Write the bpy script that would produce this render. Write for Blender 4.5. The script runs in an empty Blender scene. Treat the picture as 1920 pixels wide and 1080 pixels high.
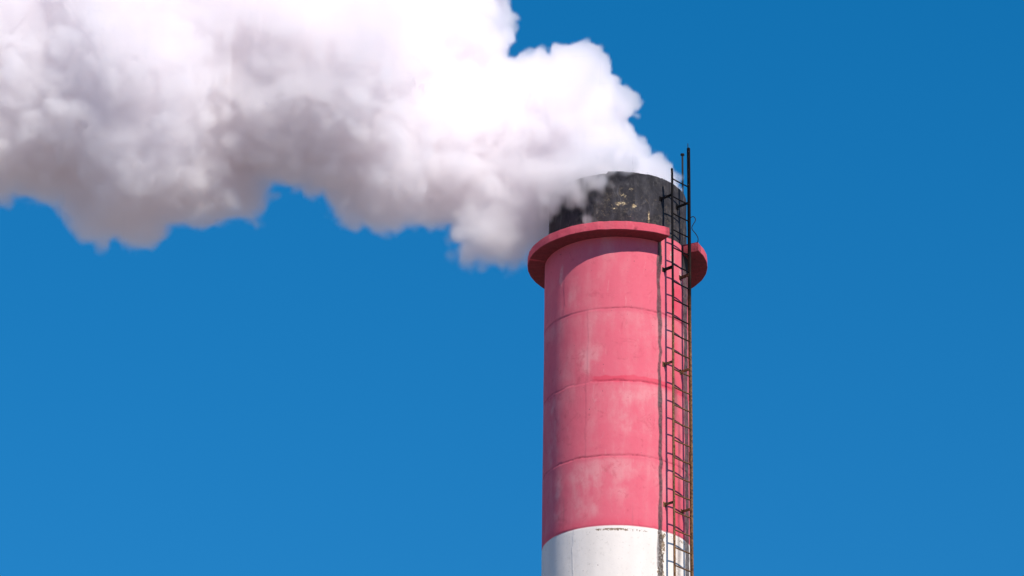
import bpy, bmesh, math, random
import numpy as np
from math import radians as RAD, sin, cos, pi
from mathutils import Vector, Matrix

random.seed(7)
RNG = np.random.default_rng(11)
S = bpy.context.scene
C = S.collection

# ------------------------------------------------------------------ camera
cam_data = bpy.data.cameras.new('camera')
cam_data.sensor_width = 36
cam_data.lens = 121.9
cam_data.clip_start = 0.5
cam_data.clip_end = 6000
cam = bpy.data.objects.new('camera', cam_data)
cam.location = (0, 0, 1.7)
cam.rotation_euler = (RAD(90 + 24.86), 0, 0)
C.objects.link(cam)
S.camera = cam

# ------------------------------------------------------------------ sky and sun
SUN_EL, SUN_AZ = 41.0, 33.0            # azimuth: degrees to the right of the way from the chimney to the camera
sd = Vector((sin(RAD(SUN_AZ)) * cos(RAD(SUN_EL)), -cos(RAD(SUN_AZ)) * cos(RAD(SUN_EL)), sin(RAD(SUN_EL))))
world = bpy.data.worlds.new('World')
S.world = world
world.use_nodes = True
wn = world.node_tree.nodes
wl = world.node_tree.links
wn.clear()
sky = wn.new('ShaderNodeTexSky')
sky.sky_type = 'NISHITA'
sky.sun_disc = False
sky.sun_elevation = RAD(SUN_EL)
sky.sun_rotation = math.atan2(sd.x, sd.y)
sky.altitude = 1500
sky.air_density = 1.0
sky.dust_density = 0.0
sky.ozone_density = 3.0
# an even, deep winter sky: less change from horizon to zenith than the clean model gives
stc = wn.new('ShaderNodeTexCoord')
smp = wn.new('ShaderNodeVectorMath')
smp.operation = 'MULTIPLY_ADD'
smp.inputs[1].default_value = (1, 1, 0.45)
smp.inputs[2].default_value = (0, 0, 0.215)
wl.new(stc.outputs['Generated'], smp.inputs[0])
snm = wn.new('ShaderNodeVectorMath')
snm.operation = 'NORMALIZE'
wl.new(smp.outputs[0], snm.inputs[0])
wl.new(snm.outputs[0], sky.inputs['Vector'])
hs = wn.new('ShaderNodeHueSaturation')
hs.inputs['Saturation'].default_value = 1.39
hs.inputs['Hue'].default_value = 0.493
hs.inputs['Value'].default_value = 1.0
bg = wn.new('ShaderNodeBackground')
bg.inputs['Strength'].default_value = 0.13
wo = wn.new('ShaderNodeOutputWorld')
wl.new(sky.outputs[0], hs.inputs['Color'])
wl.new(hs.outputs[0], bg.inputs['Color'])
wl.new(bg.outputs[0], wo.inputs['Surface'])

sun_data = bpy.data.lights.new('sun', 'SUN')
sun_data.energy = 4.9
sun_data.angle = RAD(0.53)
sun_data.color = (1.0, 0.94, 0.86)
sun = bpy.data.objects.new('sun', sun_data)
sun.rotation_euler = sd.to_track_quat('Z', 'Y').to_euler()
sun.location = (40, -20, 60)
C.objects.link(sun)

S.view_settings.view_transform = 'Standard'
S.view_settings.look = 'None'
S.view_settings.exposure = 0.12
S.view_settings.gamma = 1.0
S.cycles.volume_bounces = 40
S.cycles.max_bounces = 44
S.cycles.diffuse_bounces = 8
S.cycles.volume_step_rate = 1.5
S.cycles.volume_max_steps = 512
S.cycles.use_denoising = True
S.cycles.sample_clamp_indirect = 10.0

# ------------------------------------------------------------------ the place in metres
D, XC, R = 64.9, 2.18, 1.5
LEAN = 0.014
AX = XC - 32.2 * LEAN                    # the axis at the ground
YAW = -math.atan2(XC, D)                 # the chimney's local -Y looks at the camera


# ------------------------------------------------------------------ helpers
def tag(o, label=None, cat=None, group=None, kind=None):
    for k, v in (('label', label), ('category', cat), ('group', group), ('kind', kind)):
        if v: o[k] = v
    return o


def empty(name, loc, rot=(0, 0, 0)):
    o = bpy.data.objects.new(name, None)
    o.location = loc
    o.rotation_euler = rot
    o.empty_display_size = 0.3
    C.objects.link(o)
    return o


def obj(name, bm, m, parent=None, smooth=False):
    me = bpy.data.meshes.new(name)
    bm.to_mesh(me)
    bm.free()
    if smooth:
        me.shade_smooth()
    me.materials.append(m)
    o = bpy.data.objects.new(name, me)
    C.objects.link(o)
    if parent: o.parent = parent
    return o


def raw(name, V, F, m, parent=None, smooth=True, attrs=None):
    me = bpy.data.meshes.new(name)
    me.from_pydata(V, [], F)
    for k, v in (attrs or {}).items():
        a = me.attributes.new(k, 'FLOAT', 'POINT')
        a.data.foreach_set('value', np.asarray(v, dtype=np.float32))
    if smooth:
        me.shade_smooth()
    me.materials.append(m)
    o = bpy.data.objects.new(name, me)
    C.objects.link(o)
    if parent: o.parent = parent
    return o


def cyl(r, phi, z):
    """Point on the chimney in its own frame; phi in degrees, 0 towards the camera, + to the right."""
    a = RAD(phi)
    return Vector((r * sin(a), -r * cos(a), z))


def add_bar(bm, a, b, wx, wy, xdir):
    """A box from a to b whose section is wx along xdir and wy across it."""
    a, b = Vector(a), Vector(b)
    d = (b - a).normalized()
    x = Vector(xdir)
    x = (x - d * x.dot(d)).normalized()
    y = d.cross(x)
    vs = []
    for p in (a, b):
        for sx, sy in ((-1, -1), (1, -1), (1, 1), (-1, 1)):
            vs.append(bm.verts.new(p + x * wx / 2 * sx + y * wy / 2 * sy))
    for f in ((3, 2, 1, 0), (4, 5, 6, 7), (0, 1, 5, 4), (1, 2, 6, 5), (2, 3, 7, 6), (3, 0, 4, 7)):
        bm.faces.new([vs[i] for i in f])


def add_tube(bm, pts, r, n=8):
    pts = [Vector(p) for p in pts]
    rings = []
    up = Vector((0.3, 0.2, 1)).normalized()
    for i, p in enumerate(pts):
        d = (pts[min(i + 1, len(pts) - 1)] - pts[max(i - 1, 0)]).normalized()
        x = d.cross(up)
        if x.length < 1e-3: x = d.cross(Vector((1, 0, 0)))
        x.normalize()
        y = d.cross(x)
        rings.append([bm.verts.new(p + (x * cos(2 * pi * k / n) + y * sin(2 * pi * k / n)) * r) for k in range(n)])
    for i in range(len(rings) - 1):
        for k in range(n):
            bm.faces.new((rings[i][k], rings[i][(k + 1) % n], rings[i + 1][(k + 1) % n], rings[i + 1][k]))
    bm.faces.new(rings[0][::-1])
    bm.faces.new(rings[-1])


def spline(pts, n=6):
    P = [Vector(p) for p in pts]
    out = []
    for i in range(len(P) - 1):
        p0, p1, p2, p3 = P[max(i - 1, 0)], P[i], P[i + 1], P[min(i + 2, len(P) - 1)]
        for k in range(n):
            t = k / n
            out.append(0.5 * ((2 * p1) + (p2 - p0) * t + (2 * p0 - 5 * p1 + 4 * p2 - p3) * t * t + (3 * p1 - p0 - 3 * p2 + p3) * t ** 3))
    out.append(P[-1])
    return out


def _hash(i, j, k, seed):
    with np.errstate(over='ignore'):
        h = (i.astype(np.uint32) * np.uint32(374761393) + j.astype(np.uint32) * np.uint32(668265263)
             + k.astype(np.uint32) * np.uint32(2147483647) + np.uint32(seed * 1013 + 17) * np.uint32(1274126177))
        h = (h ^ (h >> np.uint32(13))) * np.uint32(1274126177)
        h = (h ^ (h >> np.uint32(15))) * np.uint32(2246822519)
        h = h ^ (h >> np.uint32(13))
    return (h & np.uint32(0xFFFFFF)).astype(np.float32) / np.float32(0xFFFFFF) * 2 - 1


def vnoise(P, seed=0):
    """Value noise in -1..1 at the points P (n x 3)."""
    I = np.floor(P).astype(np.int64)
    f = (P - I).astype(np.float32)
    f = f * f * (3 - 2 * f)
    I = I + 4096
    out = 0
    for a in (0, 1):
        for b in (0, 1):
            for c in (0, 1):
                w = (f[:, 0] if a else 1 - f[:, 0]) * (f[:, 1] if b else 1 - f[:, 1]) * (f[:, 2] if c else 1 - f[:, 2])
                out = out + w * _hash(I[:, 0] + a, I[:, 1] + b, I[:, 2] + c, seed)
    return out


def fbm(P, seed=0, octaves=4, gain=0.5):
    out, amp, tot = 0, 1.0, 0.0
    for o in range(octaves):
        out = out + amp * vnoise(P * (2 ** o) + 17.3 * o, seed + o)
        tot += amp
        amp *= gain
    return out / tot * 1.6


def sstep(a, b, x):
    t = np.clip((x - a) / (b - a), 0, 1)
    return t * t * (3 - 2 * t)


# ------------------------------------------------------------------ materials
class Nodes:
    def __init__(s, name):
        s.m = bpy.data.materials.new(name)
        s.m.use_nodes = True
        s.n, s.l = s.m.node_tree.nodes, s.m.node_tree.links
        s.n.clear()
        s.out = s.n.new('ShaderNodeOutputMaterial')

    def new(s, t, **kw):
        n = s.n.new(t)
        for k, v in kw.items(): setattr(n, k, v)
        return n

    def put(s, sock, v):
        if isinstance(v, bpy.types.NodeSocket): s.l.new(v, sock)
        else: sock.default_value = v

    def coord(s, scale=(1, 1, 1)):
        t = s.new('ShaderNodeTexCoord')
        mp = s.new('ShaderNodeMapping')
        s.l.new(t.outputs['Object'], mp.inputs['Vector'])
        mp.inputs['Scale'].default_value = scale
        return mp.outputs[0]

    def noise(s, vec, scale, detail=4, rough=0.55, dist=0.0):
        n = s.new('ShaderNodeTexNoise')
        s.l.new(vec, n.inputs['Vector'])
        n.inputs['Scale'].default_value = scale
        n.inputs['Detail'].default_value = detail
        n.inputs['Roughness'].default_value = rough
        n.inputs['Distortion'].default_value = dist
        return n.outputs['Fac']

    def attr(s, name):
        return s.new('ShaderNodeAttribute', attribute_name=name).outputs['Fac']

    def math(s, op, a, b=0.0, clamp=False):
        n = s.new('ShaderNodeMath', operation=op, use_clamp=clamp)
        s.put(n.inputs[0], a)
        s.put(n.inputs[1], b)
        return n.outputs[0]

    def ramp(s, v, a, b, lo=0.0, hi=1.0):
        n = s.new('ShaderNodeMapRange', interpolation_type='SMOOTHSTEP')
        s.put(n.inputs['Value'], v)
        for k, x in (('From Min', a), ('From Max', b), ('To Min', lo), ('To Max', hi)):
            s.put(n.inputs[k], x)
        return n.outputs[0]

    def mix(s, f, a, b):
        n = s.new('ShaderNodeMix', data_type='RGBA')
        s.put(n.inputs[0], f)
        s.put(n.inputs[6], (*a, 1) if isinstance(a, tuple) else a)
        s.put(n.inputs[7], (*b, 1) if isinstance(b, tuple) else b)
        return n.outputs[2]

    def bump(s, h, strength, dist):
        n = s.new('ShaderNodeBump')
        n.inputs['Strength'].default_value = strength
        n.inputs['Distance'].default_value = dist
        s.l.new(h, n.inputs['Height'])
        return n.outputs[0]

    def bsdf(s, col, rough=0.85, normal=None, spec=0.2, metal=0.0):
        n = s.new('ShaderNodeBsdfPrincipled')
        s.put(n.inputs['Base Color'], (*col, 1) if isinstance(col, tuple) else col)
        s.put(n.inputs['Roughness'], rough)
        s.put(n.inputs['Metallic'], metal)
        n.inputs['Specular IOR Level'].default_value = spec
        if normal is not None: s.l.new(normal, n.inputs['Normal'])
        s.l.new(n.outputs[0], s.out.inputs['Surface'])
        return s.m


PINK = (0.68, 0.124, 0.168)
PALE = (0.70, 0.26, 0.275)
FRESH = (0.66, 0.045, 0.085)


def pink_nodes(N, co):
    """Faded, mottled red paint on concrete."""
    streak = N.noise(N.coord((3.2, 3.2, 0.55)), 1.0, 5, 0.6, 0.4)
    blot = N.noise(co, 1.3, 6, 0.62, 0.5)
    fine = N.noise(co, 9.0, 5, 0.65)
    w = N.math('ADD', N.math('MULTIPLY', streak, 0.5), N.math('MULTIPLY', blot, 0.35))
    w = N.math('ADD', w, N.math('MULTIPLY', fine, 0.22))
    w = N.math('ADD', w, N.math('MULTIPLY', N.attr('wash'), 0.26))
    wash = N.ramp(w, 0.48, 0.84)
    c = N.mix(N.math('MULTIPLY', wash, 0.85), PINK, PALE)
    c = N.mix(N.math('MULTIPLY', N.ramp(fine, 0.50, 0.72), 0.30), c, (0.60, 0.080, 0.12))
    c = N.mix(N.math('MULTIPLY', N.ramp(N.noise(N.coord((9, 9, 2.2)), 1.0, 6, 0.7, 1.5), 0.58, 0.75), 0.45), c, (0.70, 0.30, 0.31))
    c = N.mix(N.math('MULTIPLY', N.ramp(N.noise(co, 3.6, 6, 0.7, 0.8), 0.54, 0.70), 0.50), c, (0.50, 0.075, 0.105))
    return c, fine


def shaft_material():
    N = Nodes('painted_concrete')
    co = N.coord()
    c, fine = pink_nodes(N, co)
    c = N.mix(N.attr('fresh'), c, FRESH)
    # white band
    wfine = N.noise(co, 14, 6, 0.7)
    wbig = N.noise(N.coord((3, 3, 0.7)), 1.0, 5)
    white = N.mix(N.ramp(wbig, 0.35, 0.7), (0.80, 0.71, 0.64), (0.74, 0.655, 0.59))
    white = N.mix(N.math('MULTIPLY', N.ramp(wfine, 0.56, 0.70), 0.6), white, (0.50, 0.44, 0.38))
    c = N.mix(N.attr('white'), c, white)
    # small pits
    pit = N.noise(co, 16, 2, 0.5)
    c = N.mix(N.math('MULTIPLY', N.ramp(pit, 0.745, 0.775), 0.75), c, (0.13, 0.05, 0.05))
    # flaked paint, bare concrete under it
    brk = N.noise(co, 24, 4, 0.7)
    flake = N.ramp(N.math('ADD', N.attr('flake'), N.math('MULTIPLY', brk, 0.9)), 0.98, 1.03)
    c = N.mix(flake, c, N.mix(N.ramp(brk, 0.4, 0.6), (0.42, 0.33, 0.23), (0.22, 0.15, 0.10)))
    cream = N.ramp(N.math('ADD', N.attr('cream'), N.math('MULTIPLY', brk, 0.7)), 0.9, 1.05)
    c = N.mix(N.math('MULTIPLY', cream, 0.85), c, (0.55, 0.46, 0.38))
    # grime in the joints
    c = N.mix(N.math('MULTIPLY', N.attr('joint'), N.ramp(fine, 0.3, 0.7, 0.25, 0.9)), c, (0.30, 0.035, 0.06))
    # tarry run-off
    tar = N.math('MULTIPLY', N.attr('tar'), N.ramp(brk, 0.2, 0.6, 0.75, 1.0))
    c = N.mix(tar, c, N.mix(N.ramp(fine, 0.4, 0.65), (0.04, 0.033, 0.036), (0.10, 0.082, 0.08)))
    soot = N.ramp(N.math('ADD', N.attr('soot'), N.math('MULTIPLY', brk, 0.5)), 0.6, 0.95)
    c = N.mix(soot, c, (0.035, 0.03, 0.03))
    h = N.math('ADD', N.math('MULTIPLY', fine, 0.6), N.math('MULTIPLY', brk, 0.4))
    return N.bsdf(c, 0.9, N.bump(h, 0.35, 0.012))


def collar_material():
    N = Nodes('painted_collar')
    co = N.coord()
    c, fine = pink_nodes(N, co)
    pit = N.noise(co, 13, 4, 0.7)
    c = N.mix(0.55, c, (0.52, 0.05, 0.075))
    c = N.mix(N.math('MULTIPLY', N.ramp(pit, 0.64, 0.70), 0.85), c, (0.09, 0.05, 0.045))
    c = N.mix(N.math('MULTIPLY', N.attr('grime_shade'), N.ramp(fine, 0.3, 0.7, 0.85, 1.0)), c, (0.085, 0.018, 0.024))  # shade painted into the underside colour; ends at the gap darkened too
    return N.bsdf(c, 0.92, N.bump(N.math('ADD', fine, pit), 0.5, 0.02))


def cap_material():
    N = Nodes('sooty_concrete')
    co = N.coord()
    v = N.noise(N.coord((4, 4, 1.5)), 1.0, 7, 0.7, 0.8)
    b = N.noise(co, 2.2, 6, 0.6, 0.6)
    fine = N.noise(co, 20, 5, 0.7)
    c = N.mix(N.ramp(v, 0.36, 0.8), (0.020, 0.018, 0.022), (0.070, 0.064, 0.072))
    c = N.mix(N.math('MULTIPLY', N.ramp(b, 0.46, 0.66), 0.6), c, N.mix(N.ramp(N.noise(co, 7, 5, 0.7), 0.4, 0.65), (0.012, 0.011, 0.012), (0.10, 0.085, 0.075)))
    c = N.mix(N.math('MULTIPLY', N.ramp(N.math('ADD', N.attr('chip'), N.noise(co, 13, 6, 0.75, 0.6)), 0.84, 1.0), 0.6), c, (0.14, 0.105, 0.075))
    c = N.mix(N.math('MULTIPLY', N.ramp(N.noise(N.coord((5, 5, 2.2)), 1.3, 5, 0.6, 1.0), 0.55, 0.7), 0.5), c, (0.12, 0.11, 0.115))
    chip = N.ramp(N.math('ADD', N.attr('chip'), N.math('MULTIPLY', N.noise(co, 10.5, 6, 0.76, 1.4), 1.0)), 0.965, 1.01)
    c = N.mix(chip, c, N.mix(N.ramp(fine, 0.35, 0.65), (0.62, 0.50, 0.30), (0.28, 0.19, 0.10)))
    return N.bsdf(c, 0.85, N.bump(N.math('ADD', fine, v), 0.5, 0.015))


def rust_material(name, black_above):
    N = Nodes(name)
    co = N.coord()
    f = N.noise(co, 18, 5, 0.7)
    z = N.new('ShaderNodeSeparateXYZ')
    N.l.new(N.new('ShaderNodeNewGeometry').outputs['Position'], z.inputs[0])
    up = N.ramp(N.math('ADD', z.outputs[2], N.math('MULTIPLY', N.noise(N.coord(), 1.1, 3), 3.0)), black_above - 1.2 + 1.5, black_above + 1.2 + 1.5)
    rust = N.mix(N.ramp(f, 0.35, 0.7), (0.075, 0.035, 0.018), (0.26, 0.135, 0.06))
    c = N.mix(up, rust, (0.005, 0.004, 0.005))
    return N.bsdf(c, 0.85, N.bump(f, 0.3, 0.003), 0.12)


M_SHAFT = shaft_material()
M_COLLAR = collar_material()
M_CAP = cap_material()
M_RAIL = rust_material('rusty_steel', 30.6)
M_RUNG = rust_material('worn_rung_steel', 29.9)
M_BRACKET = rust_material('sooty_bracket_steel', 31.0)
Nf = Nodes('blackened_iron')
M_BLACK = Nf.bsdf(Nf.mix(Nf.noise(Nf.coord(), 12), (0.006, 0.005, 0.007), (0.02, 0.016, 0.016)), 0.75)
Nf = Nodes('flue_soot')
M_FLUE = Nf.bsdf(Nf.mix(Nf.noise(Nf.coord(), 4), (0.012, 0.011, 0.010), (0.035, 0.03, 0.028)), 0.95)
Nf = Nodes('dry_earth')
gco = Nf.coord()
gc = Nf.mix(Nf.ramp(Nf.noise(gco, 0.05, 8), 0.35, 0.65), (0.24, 0.19, 0.16), (0.33, 0.265, 0.225))
gc = Nf.mix(Nf.math('MULTIPLY', Nf.ramp(Nf.noise(gco, 0.4, 8), 0.5, 0.7), 0.6), gc, (0.06, 0.065, 0.035))
M_GROUND = Nf.bsdf(gc, 0.95, Nf.bump(Nf.noise(gco, 3, 8), 0.5, 0.1))

# ------------------------------------------------------------------ ground
bm = bmesh.new()
n = 60
rings = []
for k, r in enumerate([0, 15, 30, 60, 100, 160, 260, 420, 700, 1200, 2000, 3500]):
    if r == 0:
        rings.append([bm.verts.new((0, 0, 0))])
    else:
        rings.append([bm.verts.new((r * cos(2 * pi * i / n), r * sin(2 * pi * i / n),
                                    0 if r < 120 else random.uniform(-0.4, 0.4) * (r / 400) ** 0.8)) for i in range(n)])
for i in range(n):
    bm.faces.new((rings[0][0], rings[1][i], rings[1][(i + 1) % n]))
for k in range(1, len(rings) - 1):
    for i in range(n):
        bm.faces.new((rings[k][i], rings[k + 1][i], rings[k + 1][(i + 1) % n], rings[k][(i + 1) % n]))
g = obj('ground', bm, M_GROUND, smooth=True)
tag(g, kind='structure')

# ------------------------------------------------------------------ chimney
chimney = empty('chimney', (AX, D, 0), (0, math.atan(LEAN), YAW))
tag(chimney, 'tall round concrete chimney painted faded red over a white band, black sooty top pouring smoke', 'chimney')

ZTOP, ZCOL0, ZCOL1, ZCAP = 32.405, 32.218, 32.41, 33.745
JOINTS = [30.64, 29.06, 27.45, 25.965]
JOINTS += [25.965 - 1.55 * k for k in range(1, 17)]
# vertical formwork seams (between which joints, at which angles)
SEAMS = {0: (-46, 64, 150, -130), 1: (-23, 88, 175, -110), 2: (-24.5, 70, 160, -120), 3: (-58, 40, 130, -150), 4: (-35, 60, 150, -110)}
GAP0, GAP1 = 35.0, 63.0


def build_shaft():
    nphi = 600
    zs = list(np.arange(ZTOP, 24.2, -0.018)) + list(np.linspace(24.18, 0.0, 120))
    zs = np.array(zs)
    phi = np.linspace(-180, 180, nphi, endpoint=False)
    ZZ, PP = np.meshgrid(zs, phi, indexing='ij')
    z, p = ZZ.ravel(), PP.ravel()
    a = np.radians(p)
    P = np.stack([np.sin(a) * R, -np.cos(a) * R, z], 1)
    fb = fbm(P * 1.7, 3, 4)
    wig = 0.016 * vnoise(P * 4.0, 50) + 0.006 * vnoise(P * 17.0, 51)
    depth = 0.010 * fb * 0.4
    joint = np.zeros_like(z)
    white_edge = 25.965
    row = np.full(z.shape, -1)
    for k, J in enumerate(JOINTS):
        d = z - (J + wig)
        lip = np.where(np.abs(d) < 0.018, -0.009, 0.0)
        on = 0.5 + 0.5 * vnoise(P * 1.3 + k * 7, 60)
        depth += lip * (0.35 + 0.65 * on)
        joint = np.maximum(joint, np.clip(1.3 - np.abs(d) / 0.02, 0, 1) * sstep(0.15, 0.6, on) * (z > 26.3))
        row = np.where(z < J, k, row)
    for rk in range(-1, len(JOINTS)):
        seams = SEAMS[(rk + 1) % 5 if rk + 1 > 4 else rk + 1]
        mrow = row == rk
        for q in seams:
            brk = sstep(-0.35, 0.25, vnoise(P * np.array([2.0, 2.0, 1.7]) + 5 * rk + q, 62)) * (0.6 + 0.5 * vnoise(P * 11, 63))
            dd = (p - q - 0.8 * wig / 0.016 + 180) % 360 - 180
            arc = np.radians(dd) * R + 0.006 * vnoise(P * np.array([2, 2, 13.0]), 64)
            depth += np.where(mrow, 0.006 * brk * np.clip(1 - np.abs(arc) / 0.02, 0, 1) * (1 if rk >= 2 else -0.9), 0)
            depth += np.where(mrow & (arc > 0) & (arc < 0.9), 0.004 * (1 - arc / 0.9), 0)
            joint = np.maximum(joint, np.where(mrow & (rk < 3), 0.5 * brk * np.clip(1 - np.abs(arc) / 0.02, 0, 1) * (0.5 + 0.5 * vnoise(P * 3, 61)), 0))
        depth += np.where(mrow, ((rk * 37) % 5 - 2) * 0.0012, 0)
    # washed patches: lighter below each joint and along seams
    wash = np.zeros_like(z)
    torn = np.clip(0.45 + 0.75 * fbm(P * np.array([5, 5, 3.2]), 71, 4, 0.65), 0, 1.6)
    for k, J in enumerate(JOINTS):
        d = J - z
        wash += 0.9 * (0.5 + 0.6 * torn) * sstep(0.02, 0.12, d) * (1 - sstep(0.15, 0.8, d)) * (0.55 + 0.6 * vnoise(P * np.array([1.1, 1.1, 0.8]) + 9 * k, 70))
    for rk, q, w_, z0, z1, s_ in ((1, -20, 0.25, 29.2, 29.9, 1.6), (0, -38, 0.22, 30.7, 31.6, 0.9), (3, -22, 0.4, 26.2, 27.3, 1.0), (3, -52, 0.14, 26.3, 27.2, 1.3),
                                  (2, -60, 0.16, 27.5, 28.9, 1.0), (2, 8, 0.35, 27.9, 28.9, 0.9), (3, 6, 0.3, 26.6, 27.3, 0.8), (0, -50, 0.05, 31.3, 31.8, 2.6)):
        arc = np.radians((p - q + 180) % 360 - 180) * R
        wash += s_ * torn * np.exp(-((arc + 0.10 * vnoise(P * 3.3, 72)) / w_) ** 2) * sstep(z0 - 0.15, z0 + 0.15, z) * (1 - sstep(z1 - 0.2, z1 + 0.1, z))
    # redder touched-up strips
    fresh = np.zeros_like(z)
    edge = 0.03 * vnoise(P * 3.1, 80) + 0.02 * vnoise(P * 9.0, 81)
    band = sstep(0.0, 0.02, z - 29.02 + edge) * (1 - sstep(0.13, 0.15, z - 29.02 + edge)) * sstep(-22, -16, p) * (1 - sstep(70, 85, p))
    fresh = np.maximum(fresh, band * (0.55 + 0.25 * vnoise(P * 2.2, 82)))
    lad = sstep(46, 50, p + 3 * edge / 0.03) * (1 - sstep(60, 66, p)) * sstep(30.3, 30.9, z) * (1 - sstep(31.3, 31.6, z))
    fresh = np.maximum(fresh, lad * (0.6 + 0.3 * vnoise(P * np.array([5, 5, 2.0]), 84)))
    below = sstep(45, 50, p) * (1 - sstep(62, 66, p)) * (1 - sstep(30.3, 31.0, z)) * (0.45 + 0.5 * vnoise(P * np.array([4, 4, 1.2]), 83))
    fresh = np.maximum(fresh, np.clip(below, 0, 1))
    fresh = np.maximum(fresh, 0.35 * (1 - sstep(0.0, 0.25, z - 25.965)) * (z > 25.9))
    # white paint below, its edge a brush line
    white = 1 - sstep(-0.012, 0.012, z - (25.965 + 0.4 * wig))
    white = white * (sstep(18.1, 18.2, z + wig)) + (1 - sstep(10.3, 10.4, z + wig)) * sstep(2.5, 2.6, z + wig)
    fl = vnoise(P * np.array([2.2, 2.2, 2.2]), 90)
    flake = sstep(0.035, 0.06, 25.965 - z) * (1 - sstep(0.09, 0.16, 25.965 - z)) * (sstep(-22, -14, p) * (1 - sstep(22, 30, p)) * (0.66 + 0.16 * fl) + sstep(42, 44, p) * (1 - sstep(50, 52, p)) * 0.5 + sstep(54, 56, p) * (1 - sstep(64, 66, p)) * 0.6)
    # dark streaks
    wob = 1.0 * vnoise(P * np.array([0.01, 0.01, 1.3]), 100) + 0.6 * vnoise(P * np.array([0.01, 0.01, 5.0]), 101) + 0.3 * vnoise(P * np.array([4, 4, 14.0]), 102)
    s1 = 34.6 + wob * 0.9
    wdt = 1.8 + 0.45 * vnoise(P * np.array([0.01, 0.01, 2.4]), 103)
    tar = (1 - sstep(wdt * 0.75, wdt * 1.15, np.abs(p - s1))) * (0.86 + 0.14 * fb)
    rag = 0.8 * vnoise(P * np.array([11, 11, 9.0]), 104)
    wet = (z < 25.93)
    tar = np.where(wet, (1 - sstep(1.6, 2.6, np.abs(p - 34.4 - 1.5 * rag))) * 0.8, tar)
    rough = np.where(wet, (1 - sstep(2.6, 4.2, np.abs(p - 35.6 + 2.0 * rag))), 0)
    flake = np.maximum(flake, rough * 0.62)
    s2 = 67.5 + wob * 1.2
    tar = np.maximum(tar, (1 - sstep(3.4, 4.6, np.abs(p - s2 + 0.8 * rag))) * (1.0 + 0.1 * fb))
    tar = np.maximum(tar, 0.55 * (1 - sstep(2.0, 6.0, np.abs(p - 52 - 2 * wob))) * sstep(0.1, 0.5, vnoise(P * np.array([7, 7, 0.9]), 105)) * (z < 29.8))
    tar = np.maximum(tar, sstep(65, 70, p) * (1 - sstep(85, 95, p)) * sstep(30.9, 31.4, z) * 0.9)
    runs = sstep(0.45, 0.8, vnoise(P * np.array([13, 13, 0.35]), 106)) * sstep(0.1, 0.5, vnoise(P * np.array([3, 3, 1.1]), 107))
    tar = np.maximum(tar, 0.16 * runs * (np.abs(p) < 180))
    tar = np.clip(tar, 0, 1)
    # soot and old cream paint behind the top of the ladder
    ingap = sstep(GAP0 - 2.5, GAP0, p) * (1 - sstep(66, 72, p))
    soot = ingap * np.maximum(sstep(32.32, 32.42, z + 0.05 * fl), 0)
    soot = np.maximum(soot, (1 - sstep(0.4, 2.6, np.abs(p - GAP0 - 0.5 + rag))) * sstep(31.4, 31.9, z) * 0.8)
    soot = np.maximum(soot, sstep(58, 64, p) * (1 - sstep(74, 80, p)) * sstep(31.5, 32.15, z) * 0.9)
    cream = ingap * sstep(31.2, 31.5, z) * (1 - sstep(32.1, 32.35, z)) * (0.48 + 0.3 * vnoise(P * np.array([9, 9, 3.0]), 110))
    cream = np.maximum(cream, 0.55 * np.exp(-((p - 37.5) / 2.2) ** 2) * sstep(31.35, 31.6, z))
    cream = np.maximum(cream, sstep(46, 49, p) * (1 - sstep(58, 62, p)) * (z < 30.2) * (0.35 + 0.35 * vnoise(P * np.array([6, 6, 1.0]), 111)))
    cream = np.maximum(cream, np.where(white > 0.5, sstep(43, 46, p) * (1 - sstep(60, 64, p)) * (0.25 + 0.35 * vnoise(P * np.array([6, 6, 1.5]), 112)), 0))
    rr = R + depth
    V = np.stack([np.sin(a) * rr, -np.cos(a) * rr, z], 1)
    nz = len(zs)
    i0 = (np.arange(nz - 1)[:, None] * nphi + np.arange(nphi)[None, :])
    i1 = (np.arange(nz - 1)[:, None] * nphi + (np.arange(nphi)[None, :] + 1) % nphi)
    F = np.stack([i0 + nphi, i1 + nphi, i1, i0], -1).reshape(-1, 4)
    top = [int(i) for i in range(nphi)]
    V2 = V.tolist()
    F2 = F.tolist()
    # the ledge that the narrower sooty top stands on
    base = len(V2)
    for i in range(nphi):
        V2.append((1.3 * sin(a[i]), -1.3 * cos(a[i]), ZTOP))
    for i in range(nphi):
        j = (i + 1) % nphi
        F2.append((top[i], top[j], base + j, base + i))
    ex = lambda x, v=0.0: np.concatenate([x, np.full(nphi, v)])
    return raw('shaft', V2, F2, M_SHAFT, chimney, True,
               dict(joint=ex(joint), wash=ex(wash), fresh=ex(fresh), white=ex(white), flake=ex(flake), tar=ex(tar), soot=ex(soot, 1.0), cream=ex(cream)))


build_shaft()


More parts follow.
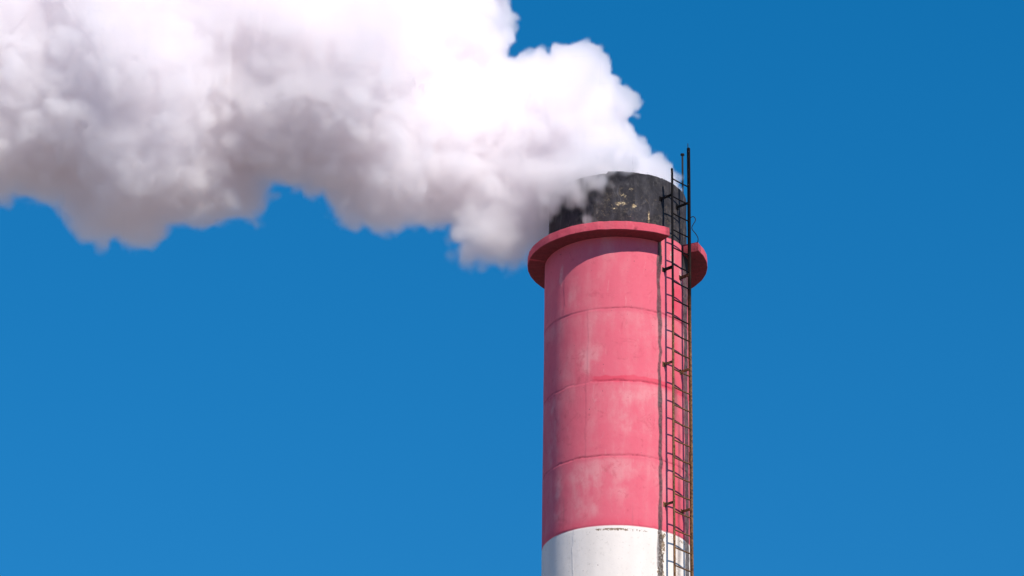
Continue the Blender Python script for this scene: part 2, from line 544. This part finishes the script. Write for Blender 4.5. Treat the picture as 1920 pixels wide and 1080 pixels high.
def build_collar():
    """Overhanging slab collar, cast in short straight boards, open where the ladder passes."""
    ang = list(np.arange(GAP1, 360 + GAP0 + 0.01, (360 + GAP0 - GAP1) / 184))
    V, F, G = [], [], []
    ri = R - 0.02
    prof = []
    for q, p in enumerate(ang):
        board = math.floor((p - GAP1) / 9.2)
        t = ((p - GAP1) / 9.2 - board) - 0.5
        ro = 1.858 / cos(RAD(t * 9.2)) * 0.9975 + 0.004 * sin(board * 12.9)
        P = np.array([[sin(RAD(p)) * 1.85, -cos(RAD(p)) * 1.85, 0]])
        j1 = 0.010 * float(vnoise(P * 5, 1)[0]) + 0.006 * float(vnoise(P * 19, 2)[0])
        j2 = 0.010 * float(vnoise(P * 5, 3)[0]) + 0.006 * float(vnoise(P * 16, 4)[0])
        b = 0.012
        pr = [(ri, ZCOL0), (ro - b, ZCOL0 + j2 * 0.6), (ro, ZCOL0 + b + j2 * 0.6), (ro + j1 * 0.4, (ZCOL0 + ZCOL1) / 2), (ro - 0.004, ZCOL1 - b + j1 * 0.6), (ro - b - 0.004, ZCOL1 + j1 * 0.6), (ri, ZCOL1 + 0.01)]
        for r, z in pr:
            V.append(tuple(cyl(r, p, z)))
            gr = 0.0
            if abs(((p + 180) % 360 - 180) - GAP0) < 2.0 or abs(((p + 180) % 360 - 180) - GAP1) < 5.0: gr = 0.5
            if z < ZCOL0 + 0.005: gr = 0.85  # underside: shade put into the paint as a dark tone
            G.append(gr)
    m = 7
    for q in range(len(ang) - 1):
        for k in range(m):
            k2 = (k + 1) % m
            F.append((q * m + k, (q + 1) * m + k, (q + 1) * m + k2, q * m + k2))
    F.append(tuple(range(m)))
    F.append(tuple(range((len(ang) - 1) * m, len(ang) * m))[::-1])
    o = raw('collar', V, F, M_COLLAR, chimney, False, dict(grime_shade=G))
    bm = bmesh.new()
    bm.from_mesh(o.data)
    bmesh.ops.recalc_face_normals(bm, faces=bm.faces)
    bm.to_mesh(o.data)
    bm.free()
    return o


build_collar()


def build_cap():
    nphi = 480
    Rc = 1.43
    zo = list(np.arange(ZTOP - 0.05, ZCAP - 0.012, 0.018))
    phi = np.linspace(-180, 180, nphi, endpoint=False)
    prof = [(Rc, z) for z in zo] + [(Rc - 0.004, ZCAP - 0.004), (Rc - 0.015, ZCAP), (1.27, ZCAP), (1.26, ZCAP - 0.02), (1.24, 31.0), (1.2, 24.0), (0.0, 23.9)]
    pr = np.array(prof)
    rr, pp = np.meshgrid(pr[:, 0], phi, indexing='ij')
    zz, _ = np.meshgrid(pr[:, 1], phi, indexing='ij')
    r, p, z = rr.ravel(), pp.ravel(), zz.ravel()
    a = np.radians(p)
    P = np.stack([np.sin(a) * r, -np.cos(a) * r, z], 1)
    out = (r > 1.4)
    r = r + np.where(out, 0.008 * fbm(P * 3, 5, 3), 0)
    # the lip: broken and uneven, a piece gone left of centre
    rim = sstep(33.4, 33.74, z)
    z = z + rim * (0.012 * vnoise(P * np.array([6, 6, 0.01]), 8) + 0.008 * vnoise(P * np.array([25, 25, 0.01]), 9)) * (r > 1.1)
    z = z - rim * (0.045 * (1 - sstep(-8.5, -7.8, p)) * sstep(-60, -50, p)) * (r > 1.1)
    chip = np.zeros_like(z)
    for q, zc, wq, wz, s_ in ((3, 33.0, 9, 0.09, .50), (-2, 32.9, 5, 0.05, .46), (14, 32.97, 4, 0.10, .50), (-17, 32.85, 5, 0.09, .42), (27, 32.75, 1.6, 0.30, .50), (9, 32.55, 3, 0.12, .38),
                              (5, 33.2, 5, 0.15, .40), (12, 33.35, 4, 0.07, .42), (-6, 33.2, 4, 0.1, .38), (33, 32.6, 1.0, 0.2, .42), (55, 32.9, 4, 0.3, .36), (62, 33.3, 8, 0.3, .36), (74, 32.8, 3, 0.5, .38), (50, 32.55, 5, 0.1, .36)):
        chip = np.maximum(chip, (s_ + 0.03) * np.exp(-((p - q) / wq) ** 2 - ((z - zc) / wz) ** 2))
    spread = sstep(-45, -20, p) * (1 - sstep(80, 95, p)) * sstep(32.35, 32.6, z) * (1 - sstep(33.35, 33.65, z))
    chip = np.maximum(chip, spread * (0.318 + 0.06 * vnoise(P * np.array([3, 3, 2]), 120)))
    V = np.stack([np.sin(a) * r, -np.cos(a) * r, z], 1)
    nz = len(pr)
    i0 = (np.arange(nz - 1)[:, None] * nphi + np.arange(nphi)[None, :])
    i1 = (np.arange(nz - 1)[:, None] * nphi + (np.arange(nphi)[None, :] + 1) % nphi)
    F = np.stack([i0, i1, i1 + nphi, i0 + nphi], -1).reshape(-1, 4)
    raw('sooty_top', V.tolist(), F.tolist(), M_CAP, chimney, True, dict(chip=chip))


build_cap()

# a broken lump of the lip on the far right
bm = bmesh.new()
for k in range(5):
    q = 92 + k * 2.2
    add_bar(bm, cyl(1.36, q, ZCAP - 0.03), cyl(1.355, q, ZCAP + 0.12 + 0.05 * sin(k * 2.3)), 0.05 + 0.008 * (k % 2), 0.10, (cos(RAD(q)), sin(RAD(q)), 0))
obj('lip_fragment', bm, M_CAP, chimney)

# ------------------------------------------------------------------ ladder
ladder = empty('ladder', (AX, D, 0), (0, math.atan(LEAN), YAW))
tag(ladder, 'long rusty steel ladder with round rungs, fixed on the right side of the red chimney', 'ladder')
LPHI = 49.0
nrm = cyl(1, LPHI, 0)                    # outwards
tan = Vector((cos(RAD(LPHI)), sin(RAD(LPHI)), 0))
tan = Vector((-nrm.y, nrm.x, 0))         # to the right and away
mid = nrm * 1.713
HALF = 0.256


def rail(side, ztop):
    bm = bmesh.new()
    base = mid + tan * (HALF * side)
    zs = list(np.arange(1.2, ztop, 1.55)) + [ztop]
    jit = [Vector((random.uniform(-1, 1) * 0.006, random.uniform(-1, 1) * 0.006, 0)) for _ in zs]
    for i in range(len(zs) - 1):
        a = base + jit[i] + Vector((0, 0, zs[i]))
        b = base + jit[i + 1] + Vector((0, 0, zs[i + 1]))
        add_bar(bm, a, b, 0.052, 0.012, nrm)
        add_bar(bm, a + tan * side * 0.022 + nrm * 0.020, b + tan * side * 0.022 + nrm * 0.020, 0.009, 0.042, nrm)
    # a splice plate now and then
    for z in (31.0, 27.6, 24.1, 18.0, 12.0, 6.0):
        add_bar(bm, base + Vector((0, 0, z - 0.14)) - tan * side * 0.011, base + Vector((0, 0, z + 0.14)) - tan * side * 0.011, 0.058, 0.008, nrm)
    return obj('rail', bm, M_RAIL, ladder)


rail(-1, 33.85)
r2 = rail(1, 34.53)
bm = bmesh.new()
top = mid + tan * HALF
add_tube(bm, [top + Vector((0, 0, 34.50)), top + Vector((0, 0, 34.63))], 0.008)
obj('tip', bm, M_BLACK, r2)

bm = bmesh.new()
add_tube(bm, [mid - tan * HALF - tan * 0.012, mid - tan * 0.08 + Vector((0, 0, -0.004)), mid + tan * 0.08 + Vector((0, 0, -0.004)), mid + tan * HALF + tan * 0.012], 0.0145, 10)
rung0 = obj('rung', bm, M_RUNG, ladder, True)
i = 0
while True:
    z = 33.63 - 0.3895 * i + 0.0003 * i * i
    if z < 2.0 or i > 96: break
    o = rung0 if i == 0 else rung0.copy()
    if i:
        C.objects.link(o)
        o.parent = ladder
    o.location = (0, 0, z + random.uniform(-0.008, 0.008))
    # rung material reads object coordinates: give each copy its own slight tilt
    o.rotation_euler = (random.uniform(-1, 1) * 0.004, random.uniform(-1, 1) * 0.004, 0)
    i += 1

for z in (33.26, 31.63, 29.54, 26.53, 23.4, 20.3, 17.2, 14.1, 11.0, 7.9, 4.8):
    for s in (-1, 1):
        bm = bmesh.new()
        a = mid + tan * (HALF * s) + Vector((0, 0, z))
        rr = 1.43 if z > 32.4 else 1.5
        L = 0.0
        while (a - nrm * L).xy.length > rr - 0.01 and L < 0.8: L += 0.005
        w = 0.062 if 31 < z < 32 else 0.045
        b = a - nrm * L
        add_bar(bm, a, b, w, 0.028, (0, 0, 1))
        out = Vector((b.x, b.y, 0)).normalized()
        add_bar(bm, b + out * 0.022, b - out * 0.015, 0.10, 0.085, (0, 0, 1))
        add_tube(bm, [b + out * 0.012 + Vector((0, 0, 0.02)), b + out * 0.045 + Vector((0, 0, 0.02))], 0.016, 6)
        obj('bracket', bm, M_BRACKET, ladder)

# ------------------------------------------------------------------ lightning rod behind the ladder
rod = empty('lightning_rod', (AX, D, 0), (0, math.atan(LEAN), YAW))
tag(rod, 'thin black rod with a flat top, rising behind the taller ladder rail', 'lightning rod')
bm = bmesh.new()
add_tube(bm, [cyl(1.385, 100, 33.3), cyl(1.385, 100, 34.96)], 0.021, 10)
obj('pole', bm, M_BLACK, rod, True)
bm = bmesh.new()
add_tube(bm, [cyl(1.385, 100, 34.955), cyl(1.385, 100, 34.985)], 0.042, 12)
obj('end_cap', bm, M_BLACK, rod)

# ------------------------------------------------------------------ loose wire
yw = D - 1.0
pts = [(3.66, yw + 0.05, 32.915), (3.70, yw, 32.92), (3.741, yw - 0.01, 32.90), (3.761, yw - 0.02, 32.83), (3.72, yw - 0.02, 32.75), (3.685, yw - 0.01, 32.68), (3.695, yw, 32.62),
       (3.755, yw + 0.02, 32.546), (3.805, yw + 0.05, 32.46), (3.80, yw + 0.09, 32.389), (3.76, yw + 0.13, 32.345)]
bm = bmesh.new()
pl = spline(pts, 8)
o0 = Vector((3.66, yw, 32.4))
add_tube(bm, [p - o0 for p in pl], 0.0085, 6)
w = obj('loose_wire', bm, M_BLACK, None, True)
w.location = o0
tag(w, 'thin black wire curling from the ladder down to the right end of the red collar', 'wire')

# ------------------------------------------------------------------ smoke plume
# outline of the plume in the vertical plane through the chimney (x, z in metres)
OUT = [(3.52, 34.17), (3.5, 34.36), (3.38, 34.64), (3.17, 34.8), (3.03, 34.91), (2.94, 34.86), (2.69, 35.04), (2.64, 35.19), (2.47, 35.41), (2.39, 35.7), (2.51, 35.84), (2.57, 36.04), (2.54, 36.2), (2.37, 36.27), (2.24, 36.28), (2.13, 36.42), (2.0, 36.62), (1.88, 36.76), (1.92, 36.91), (1.85, 37.07), (1.79, 37.3), (1.54, 37.46), (1.14, 37.52), (0.93, 37.48), (0.77, 37.36), (0.63, 37.41), (0.48, 37.41), (0.42, 37.14), (0.34, 37.3), (0.17, 37.33), (0.07, 37.25), (-0.02, 37.39), (-0.09, 37.54), (0.08, 37.6), (0.05, 37.82), (-0.03, 38.03), (0.01, 38.22), (-0.05, 38.58), (-0.11, 39.37), (-0.64, 40.37), (-2.33, 41.39), (-4.68, 41.91), (-7.74, 42.02), (-11.28, 42.0), (-13.6, 41.7), (-14.4, 40.9), (-14.6, 38.58), (-14.3, 35.2), (-13.46, 33.91), (-11.79, 33.77), (-11.02, 33.95), (-10.52, 33.97), (-10.02, 33.85), (-9.46, 33.87), (-8.99, 33.45), (-8.75, 33.11), (-8.38, 32.89), (-8.14, 33.01), (-7.85, 32.79), (-7.46, 32.73), (-7.25, 33.01), (-7.16, 33.21), (-6.54, 33.13), (-5.99, 33.19), (-5.72, 33.34), (-5.4, 33.36), (-5.3, 33.82), (-5.15, 34.34), (-4.69, 34.52), (-4.24, 34.54), (-3.95, 34.22), (-3.56, 33.5), (-2.99, 33.09), (-2.85, 33.04), (-2.5, 33.14), (-2.16, 33.2), (-1.78, 33.19), (-1.35, 33.18), (-1.26, 32.87), (-1.11, 32.77), (-1.07, 32.4), (-0.75, 32.45), (-0.22, 32.3), (-0.02, 32.4), (0.13, 32.58), (0.44, 32.76), (0.72, 32.85), (0.86, 33.25), (1.33, 33.45), (2.0, 33.55), (2.67, 33.6), (3.34, 33.7)]
X0, X1, Y0, Y1, Z0, Z1 = -15.0, 3.9, D - 4.0, D + 4.0, 31.2, 43.2
TILT = 0.5                               # the plume's section leans back: it is still rising as it drifts away
DX, DY, DZ = 0.039, 0.09, 0.039


def catmull(L, idx):
    """Cubic B-spline weights that read a random lattice L along one axis at the float positions idx."""
    i = np.floor(idx).astype(int)
    f = (idx - i).astype(np.float32)
    W = np.zeros((len(idx), L), np.float32)
    k = np.arange(len(idx))
    for d, w in ((-1, (1 - f) ** 3 / 6), (0, (3 * f ** 3 - 6 * f ** 2 + 4) / 6), (1, (-3 * f ** 3 + 3 * f ** 2 + 3 * f + 1) / 6), (2, f ** 3 / 6)):
        W[k, np.clip(i + d + 1, 0, L - 1)] += w
    return W


def lattice(xs, ys, zs, size, seed, stretch=(1, 1, 1)):
    """Smooth random field on a regular grid, about unit variance; size = the lumps' spacing in metres."""
    rg = np.random.default_rng(seed)
    Ws = []
    for ax, s in zip((xs, ys, zs), stretch):
        idx = (ax - ax[0]) / (size * s) + rg.random()
        n_ = int(idx[-1]) + 5
        Ws.append(catmull(n_, idx))
    Lr = rg.standard_normal((Ws[0].shape[1], Ws[1].shape[1], Ws[2].shape[1])).astype(np.float32)
    a = np.tensordot(Ws[2], Lr, axes=(1, 2))         # z, X, Y
    a = np.tensordot(Ws[0], a, axes=(1, 1))          # x, z, Y
    a = np.tensordot(Ws[1], a, axes=(1, 2))          # y, x, z
    a = a.transpose(1, 0, 2)
    return (a / a.std()).astype(np.float32)


def plume_field(dx, dy, dz, fine=True):
    xs = np.arange(X0, X1, dx).astype(np.float32)
    ys = np.arange(Y0, Y1, dy).astype(np.float32)
    zs = np.arange(Z0, Z1, dz).astype(np.float32)
    zh = np.arange(Z0 - 2.1, Z1 + 2.1, 0.045).astype(np.float32)
    XX, ZZ = np.meshgrid(xs, zh, indexing='ij')
    poly = np.array(OUT, np.float32)
    d2 = np.full(XX.shape, 1e9, np.float32)
    inside = np.zeros(XX.shape, bool)
    for k in range(len(poly)):
        x1, z1 = poly[k]
        x2, z2 = poly[(k + 1) % len(poly)]
        ex, ez = x2 - x1, z2 - z1
        t = np.clip(((XX - x1) * ex + (ZZ - z1) * ez) / (ex * ex + ez * ez), 0, 1)
        d2 = np.minimum(d2, (XX - x1 - t * ex) ** 2 + (ZZ - z1 - t * ez) ** 2)
        if abs(ez) > 1e-9:
            cr = (z1 > ZZ) != (z2 > ZZ)
            inside ^= cr & (XX < (ZZ - z1) * ex / ez + x1)
    d = np.sqrt(d2)
    sd2 = np.where(inside, d, -d)
    # the plume's half-depth grows down the wind
    rl1 = (1.25 + 2.3 * np.clip((2.4 - xs) / 9.0, 0, 1)).astype(np.float32)
    yc1 = (D + 0.9 * np.exp(-((xs + 0.2) / 1.5) ** 2)).astype(np.float32)
    s = np.empty((len(xs), len(ys), len(zs)), np.float32)
    for j, y in enumerate(ys):
        za = zs - (y - D) * TILT
        q = (za - zh[0]) / 0.045
        i0 = np.clip(np.floor(q).astype(int), 0, len(zh) - 2)
        f_ = np.clip(q - i0, 0, 1).astype(np.float32)
        e = sd2[:, i0] * (1 - f_) + sd2[:, i0 + 1] * f_
        e = np.minimum(e, rl1[:, None])
        s[:, j, :] = rl1[:, None] - np.sqrt((rl1[:, None] - e) ** 2 + (1.2 * (y - yc1[:, None])) ** 2)
    # big rolling lobes pushed out of the surface
    rg = np.random.default_rng(5)

    def splat(c, r):
        i0, i1 = np.searchsorted(xs, (c[0] - r - .2, c[0] + r + .2))
        j0, j1 = np.searchsorted(ys, (c[1] - r - .2, c[1] + r + .2))
        k0, k1 = np.searchsorted(zs, (c[2] - r - .2, c[2] + r + .2))
        if i0 >= i1 or j0 >= j1 or k0 >= k1: return
        q = np.sqrt((xs[i0:i1, None, None] - c[0]) ** 2 + (ys[None, j0:j1, None] - c[1]) ** 2 + (zs[None, None, k0:k1] - c[2]) ** 2)
        v = r - q
        a = s[i0:i1, j0:j1, k0:k1]
        k_ = 0.5 * r
        h = np.maximum(k_ - np.abs(a - v), 0) / k_
        s[i0:i1, j0:j1, k0:k1] = np.maximum(a, v) + h * h * k_ * 0.25

    def field2(x, z):
        i = min(max(int((x - X0) / dx), 0), len(xs) - 1)
        k = min(max(int((z - zh[0]) / 0.045), 0), len(zh) - 1)
        return float(sd2[i, k]), float(rl1[i]), float(yc1[i])

    def lobe(x, y, z, r):
        splat((x, y, z + (y - D) * TILT), r)

    def seeds(n_, rmin, rmax, push, edge=0.92):
        m = 0
        for _ in range(n_ * 30):
            if m >= n_: break
            x, z = rg.uniform(X0, X1), rg.uniform(Z0 + .5, Z1 - .8)
            r = rg.uniform(rmin, rmax)
            e, rl, yy = field2(x, z)
            if e < r * edge: continue
            e = min(e, rl)
            t = math.sqrt(max(rl * rl - (rl - e) ** 2, 0))
            side = -1 if rg.random() < 0.68 else 1
            lobe(x, yy + side * max(t / 1.2 - r * push, 0), z, r * rg.uniform(0.85, 1.0))
            m += 1
    # the lobes the photograph shows, nearest first
    for x, z, r, f in ((0.55, 36.2, 1.15, .55), (-0.2, 35.3, 0.95, .5), (1.2, 35.5, 0.85, .5), (-3.0, 36.9, 1.3, .3), (-5.9, 35.6, 1.5, .6), (-7.6, 34.9, 1.4, .5), (-2.4, 35.0, 0.9, .45), (-3.4, 34.9, 0.75, .35), (-1.0, 37.6, 1.4, .6), (-5.6, 37.8, 1.7, .65), (-4.9, 35.7, 1.3, .2), (-3.6, 35.7, 1.3, .2), (-7.3, 36.2, 1.4, .38), (-9.2, 35.6, 1.4, .38), (-11.5, 36.0, 1.4, .4),
                       (-7.8, 36.9, 1.5, .45), (-10.3, 37.6, 1.6, .65), (-10.6, 35.2, 1.1, .3), (-3.4, 38.4, 1.7, .65), (-8.6, 38.7, 1.6, .65), (-1.2, 34.6, 0.8, .6), (-2.4, 34.5, .7, .5)):
        e, rl, yy = field2(x, z)
        e = min(max(e, 0), rl)
        t = math.sqrt(max(rl * rl - (rl - e) ** 2, 0))
        r = min(r, max(field2(x, z)[0], 0.2) * 0.97)
        lobe(x, yy - t / 1.2 + r * min(f + 0.2, 0.85), z, r)
    seeds(20, 0.7, 1.2, 0.85)
    seeds(150, 0.28, 0.6, 0.75, 1.0)
    # billows: creases between round swellings
    for size, amp, sd_ in ((1.9, 0.18, 21), (0.85, 0.16, 22), (0.40, 0.11, 23), (0.19, 0.07, 24)):
        n1 = lattice(xs, ys, zs, size, sd_)
        w = np.interp(xs, [-15, -6.5, -2.5, -0.5, 1.0, 3.4], [0.62, 0.70, 0.9, 0.95, 0.8, 0.5] if size > 0.3 else [0.9, 0.9, 1.0, 1.1, 1.1, 1.1])[:, None, None].astype(np.float32)
        near = np.clip(0.8 + (3.4 - xs), 0.6, 1)[:, None, None].astype(np.float32)
        s += amp * (np.abs(n1) - 0.62) * w * near
    s += 0.028 * lattice(xs, ys, zs, 0.11, 25)
    return xs, ys, zs, s, sd2


def grid_volume(name, field, lo, hi, mat, threshold=None):
    """A mesh of one point per voxel carrying the field, turned by geometry nodes into a volume grid (or, with a threshold, its surface)."""
    nx, ny, nz = field.shape
    me = bpy.data.meshes.new(name)
    me.vertices.add(nx * ny * nz)
    a = me.attributes.new('value', 'FLOAT', 'POINT')
    a.data.foreach_set('value', np.ascontiguousarray(field, np.float32).ravel())
    o = bpy.data.objects.new(name, me)
    C.objects.link(o)
    if mat: me.materials.append(mat)
    ng = bpy.data.node_groups.new(name + '_grid', 'GeometryNodeTree')
    ng.interface.new_socket('Geometry', in_out='INPUT', socket_type='NodeSocketGeometry')
    ng.interface.new_socket('Geometry', in_out='OUTPUT', socket_type='NodeSocketGeometry')
    N, L = ng.nodes, ng.links
    gi, go = N.new('NodeGroupInput'), N.new('NodeGroupOutput')
    pos = N.new('GeometryNodeInputPosition')
    sub = N.new('ShaderNodeVectorMath'); sub.operation = 'SUBTRACT'
    sub.inputs[1].default_value = lo
    div = N.new('ShaderNodeVectorMath'); div.operation = 'DIVIDE'
    div.inputs[1].default_value = tuple((hi[k] - lo[k]) / (field.shape[k] - 1) for k in range(3))
    add = N.new('ShaderNodeVectorMath'); add.operation = 'ADD'
    add.inputs[1].default_value = (0.5, 0.5, 0.5)
    flo = N.new('ShaderNodeVectorMath'); flo.operation = 'FLOOR'
    sep = N.new('ShaderNodeSeparateXYZ')
    L.new(pos.outputs[0], sub.inputs[0]); L.new(sub.outputs[0], div.inputs[0]); L.new(div.outputs[0], add.inputs[0]); L.new(add.outputs[0], flo.inputs[0]); L.new(flo.outputs[0], sep.inputs[0])

    def m_(op, x, y, z=None):
        n_ = N.new('ShaderNodeMath'); n_.operation = op
        for q, v in enumerate((x, y) if z is None else (x, y, z)):
            if isinstance(v, bpy.types.NodeSocket): L.new(v, n_.inputs[q])
            else: n_.inputs[q].default_value = v
        return n_.outputs[0]
    ix = m_('MINIMUM', m_('MAXIMUM', sep.outputs[0], 0), nx - 1)
    iy = m_('MINIMUM', m_('MAXIMUM', sep.outputs[1], 0), ny - 1)
    iz = m_('MINIMUM', m_('MAXIMUM', sep.outputs[2], 0), nz - 1)
    idx = m_('MULTIPLY_ADD', m_('MULTIPLY_ADD', ix, ny, iy), nz, iz)
    at = N.new('GeometryNodeInputNamedAttribute'); at.data_type = 'FLOAT'
    at.inputs['Name'].default_value = 'value'
    si = N.new('GeometryNodeSampleIndex'); si.data_type = 'FLOAT'; si.domain = 'POINT'
    L.new(gi.outputs[0], si.inputs['Geometry'])
    L.new(at.outputs[0], si.inputs['Value'])
    L.new(idx, si.inputs['Index'])
    vc = N.new('GeometryNodeVolumeCube')
    vc.inputs['Min'].default_value = lo
    vc.inputs['Max'].default_value = hi
    for k, r_ in zip('XYZ', (nx, ny, nz)): vc.inputs['Resolution ' + k].default_value = r_
    L.new(si.outputs[0], vc.inputs['Density'])
    end = vc.outputs[0]
    if threshold is not None:
        vm = N.new('GeometryNodeVolumeToMesh')
        vm.inputs['Threshold'].default_value = threshold
        L.new(end, vm.inputs['Volume'])
        end = vm.outputs[0]
    elif mat:
        sm = N.new('GeometryNodeSetMaterial')
        sm.inputs['Material'].default_value = mat
        L.new(end, sm.inputs['Geometry'])
        end = sm.outputs[0]
    L.new(end, go.inputs[0])
    md = o.modifiers.new('grid', 'NODES')
    md.node_group = ng
    return o


def smoke_material():
    N = Nodes('smoke_vapour')
    v = N.new('ShaderNodeVolumePrincipled')
    v.inputs['Color'].default_value = (0.9985, 0.988, 0.991, 1)
    v.inputs['Density'].default_value = 6.5
    v.inputs['Density Attribute'].default_value = 'density'
    v.inputs['Anisotropy'].default_value = 0.6
    N.l.new(v.outputs[0], N.out.inputs['Volume'])
    return N.m


def core_material():
    N = Nodes('dense_smoke')
    return N.bsdf((0.975, 0.955, 0.958), 1.0, None, 0.0)


plume = empty('smoke_plume', (XC, D, 33.7))
tag(plume, 'thick white smoke plume with grey underside, blowing left from the black chimney top', 'smoke', kind='stuff')

xs, ys, zs, s, sd2 = plume_field(DX, DY, DZ)
# edges: crisp on the sunlit upper right, ragged and thin underneath and to the left
XX, ZZ = np.meshgrid(xs, zs, indexing='ij')
zl = zs[None, None, :] - (ys[None, :, None] - D) * TILT
low = (np.clip(1 - (zl - 33.0 - 0.06 * (1.5 - xs[:, None, None])) / 1.6, 0, 1) * np.clip((2.2 - xs[:, None, None]) / 2.0, 0, 1)).astype(np.float32)
left = np.clip((0.5 - xs) / 6.0, 0, 1)[:, None, None]
soft = (0.065 + 0.20 * low + 0.13 * left * (1 - low)).astype(np.float32)
wisp = lattice(xs, ys, zs, 0.30, 31, (1.3, 1, 0.9)) * 0.6 + lattice(xs, ys, zs, 0.13, 32, (1.3, 1, 1)) * 0.35
dens = np.clip((s + 0.02 + soft * 0.28 * wisp) / soft + 0.2, 0, 1)
dens = dens * dens * (3 - 2 * dens)
dens *= 1.0 - 0.3 * low
# thin smoke curling down over the front and lee side of the sooty top
ax = XC + 0.02
rx, ry = xs - ax, ys - D
rad = np.sqrt(rx[:, None] ** 2 + ry[None, :] ** 2)
phi = np.degrees(np.arctan2(rx[:, None], -ry[None, :]))
edge = np.interp(phi, [-180, -130, -90, -60, -40, -25, -8, 10, 30, 60, 180], [33.3, 33.3, 33.25, 33.0, 32.98, 32.98, 33.22, 33.60, 33.85, 34.2, 34.2]).astype(np.float32)
amp = np.interp(phi, [-180, -120, -90, -60, -35, -15, 5, 25, 40, 60, 180], [0.1, 0.1, 0.3, 0.75, 1.0, 1.0, 0.85, 0.25, 0.03, 0.0, 0.0]).astype(np.float32)
shell = np.clip((rad - 1.40) / 0.03, 0, 1) * np.clip(1 - (rad - 1.5) / np.interp(phi, [-120, -80, -50, 0, 40], [0.35, 0.4, 0.6, 0.45, 0.2]), 0, 1)
h = (zs[None, None, :] - edge[:, :, None]) / 0.32
curl = lattice(xs, ys, zs, 0.21, 41) * 0.65 + lattice(xs, ys, zs, 0.11, 42) * 0.5
thin = np.clip(h * 0.7 + 0.75 * curl, 0, 1.6) * (amp * shell)[:, :, None] * np.clip((34.3 - zs) / 0.5, 0, 1)[None, None, :]
thin *= np.clip(0.6 + 0.6 * curl, 0.05 + 0.9 * np.clip(h - 0.5, 0, 1), 2.0)
thin = np.minimum(thin, 1.0)
dens = np.maximum(dens, thin)
dens[rad < 1.40] *= 1.0
low_flue = (zs < 33.2)
influe = rad < 1.22
dens[(rad < 1.46) & ~influe] *= np.clip((zs - 33.70) / 0.06, 0, 1)[None, :]
nonempty = dens > 0.004
dens = np.where(nonempty, dens, 0).astype(np.float32)
for arr in (dens[:2], dens[-2:], dens[:, :2], dens[:, -2:], dens[:, :, :2], dens[:, :, -2:]): arr[...] = 0
vap = grid_volume('vapour', dens, (float(xs[0]), float(ys[0]), float(zs[0])), (float(xs[-1]), float(ys[-1]), float(zs[-1])), smoke_material())
vap.parent = plume
vap.matrix_parent_inverse = Matrix.Translation(-plume.location)

# the dense inside of the plume, a closed surface deep under the vapour
cs = s[::2, ::1, ::2].copy()
cl = low[::2, :, ::2]
core = cs - 1.3 - 0.1 * cl
core -= 2.0 * np.clip(1.75 - rad[::2, :], 0, 1)[:, :, None] * np.clip((34.6 - zs[::2]) / 0.6, 0, 1)[None, None, :]
core[0] = core[-1] = -1; core[:, 0] = core[:, -1] = -1; core[:, :, 0] = core[:, :, -1] = -1
core = np.clip(core, -0.3, 0.3) + 0.3
xc_, zc_ = xs[::2], zs[::2]
tmp = grid_volume('tmp', core.astype(np.float32), (float(xc_[0]), float(ys[0]), float(zc_[0])), (float(xc_[-1]), float(ys[-1]), float(zc_[-1])), None, 0.3)
dg = bpy.context.evaluated_depsgraph_get()
me = bpy.data.meshes.new_from_object(tmp.evaluated_get(dg))
bpy.data.objects.remove(tmp)
me.name = 'dense_core'
me.materials.clear()
me.materials.append(core_material())
me.shade_smooth()
co = bpy.data.objects.new('dense_core', me)
C.objects.link(co)
co.parent = plume
co.matrix_parent_inverse = Matrix.Translation(-plume.location)
print('core', len(me.vertices), 'dens', dens.shape, float(dens.mean()))
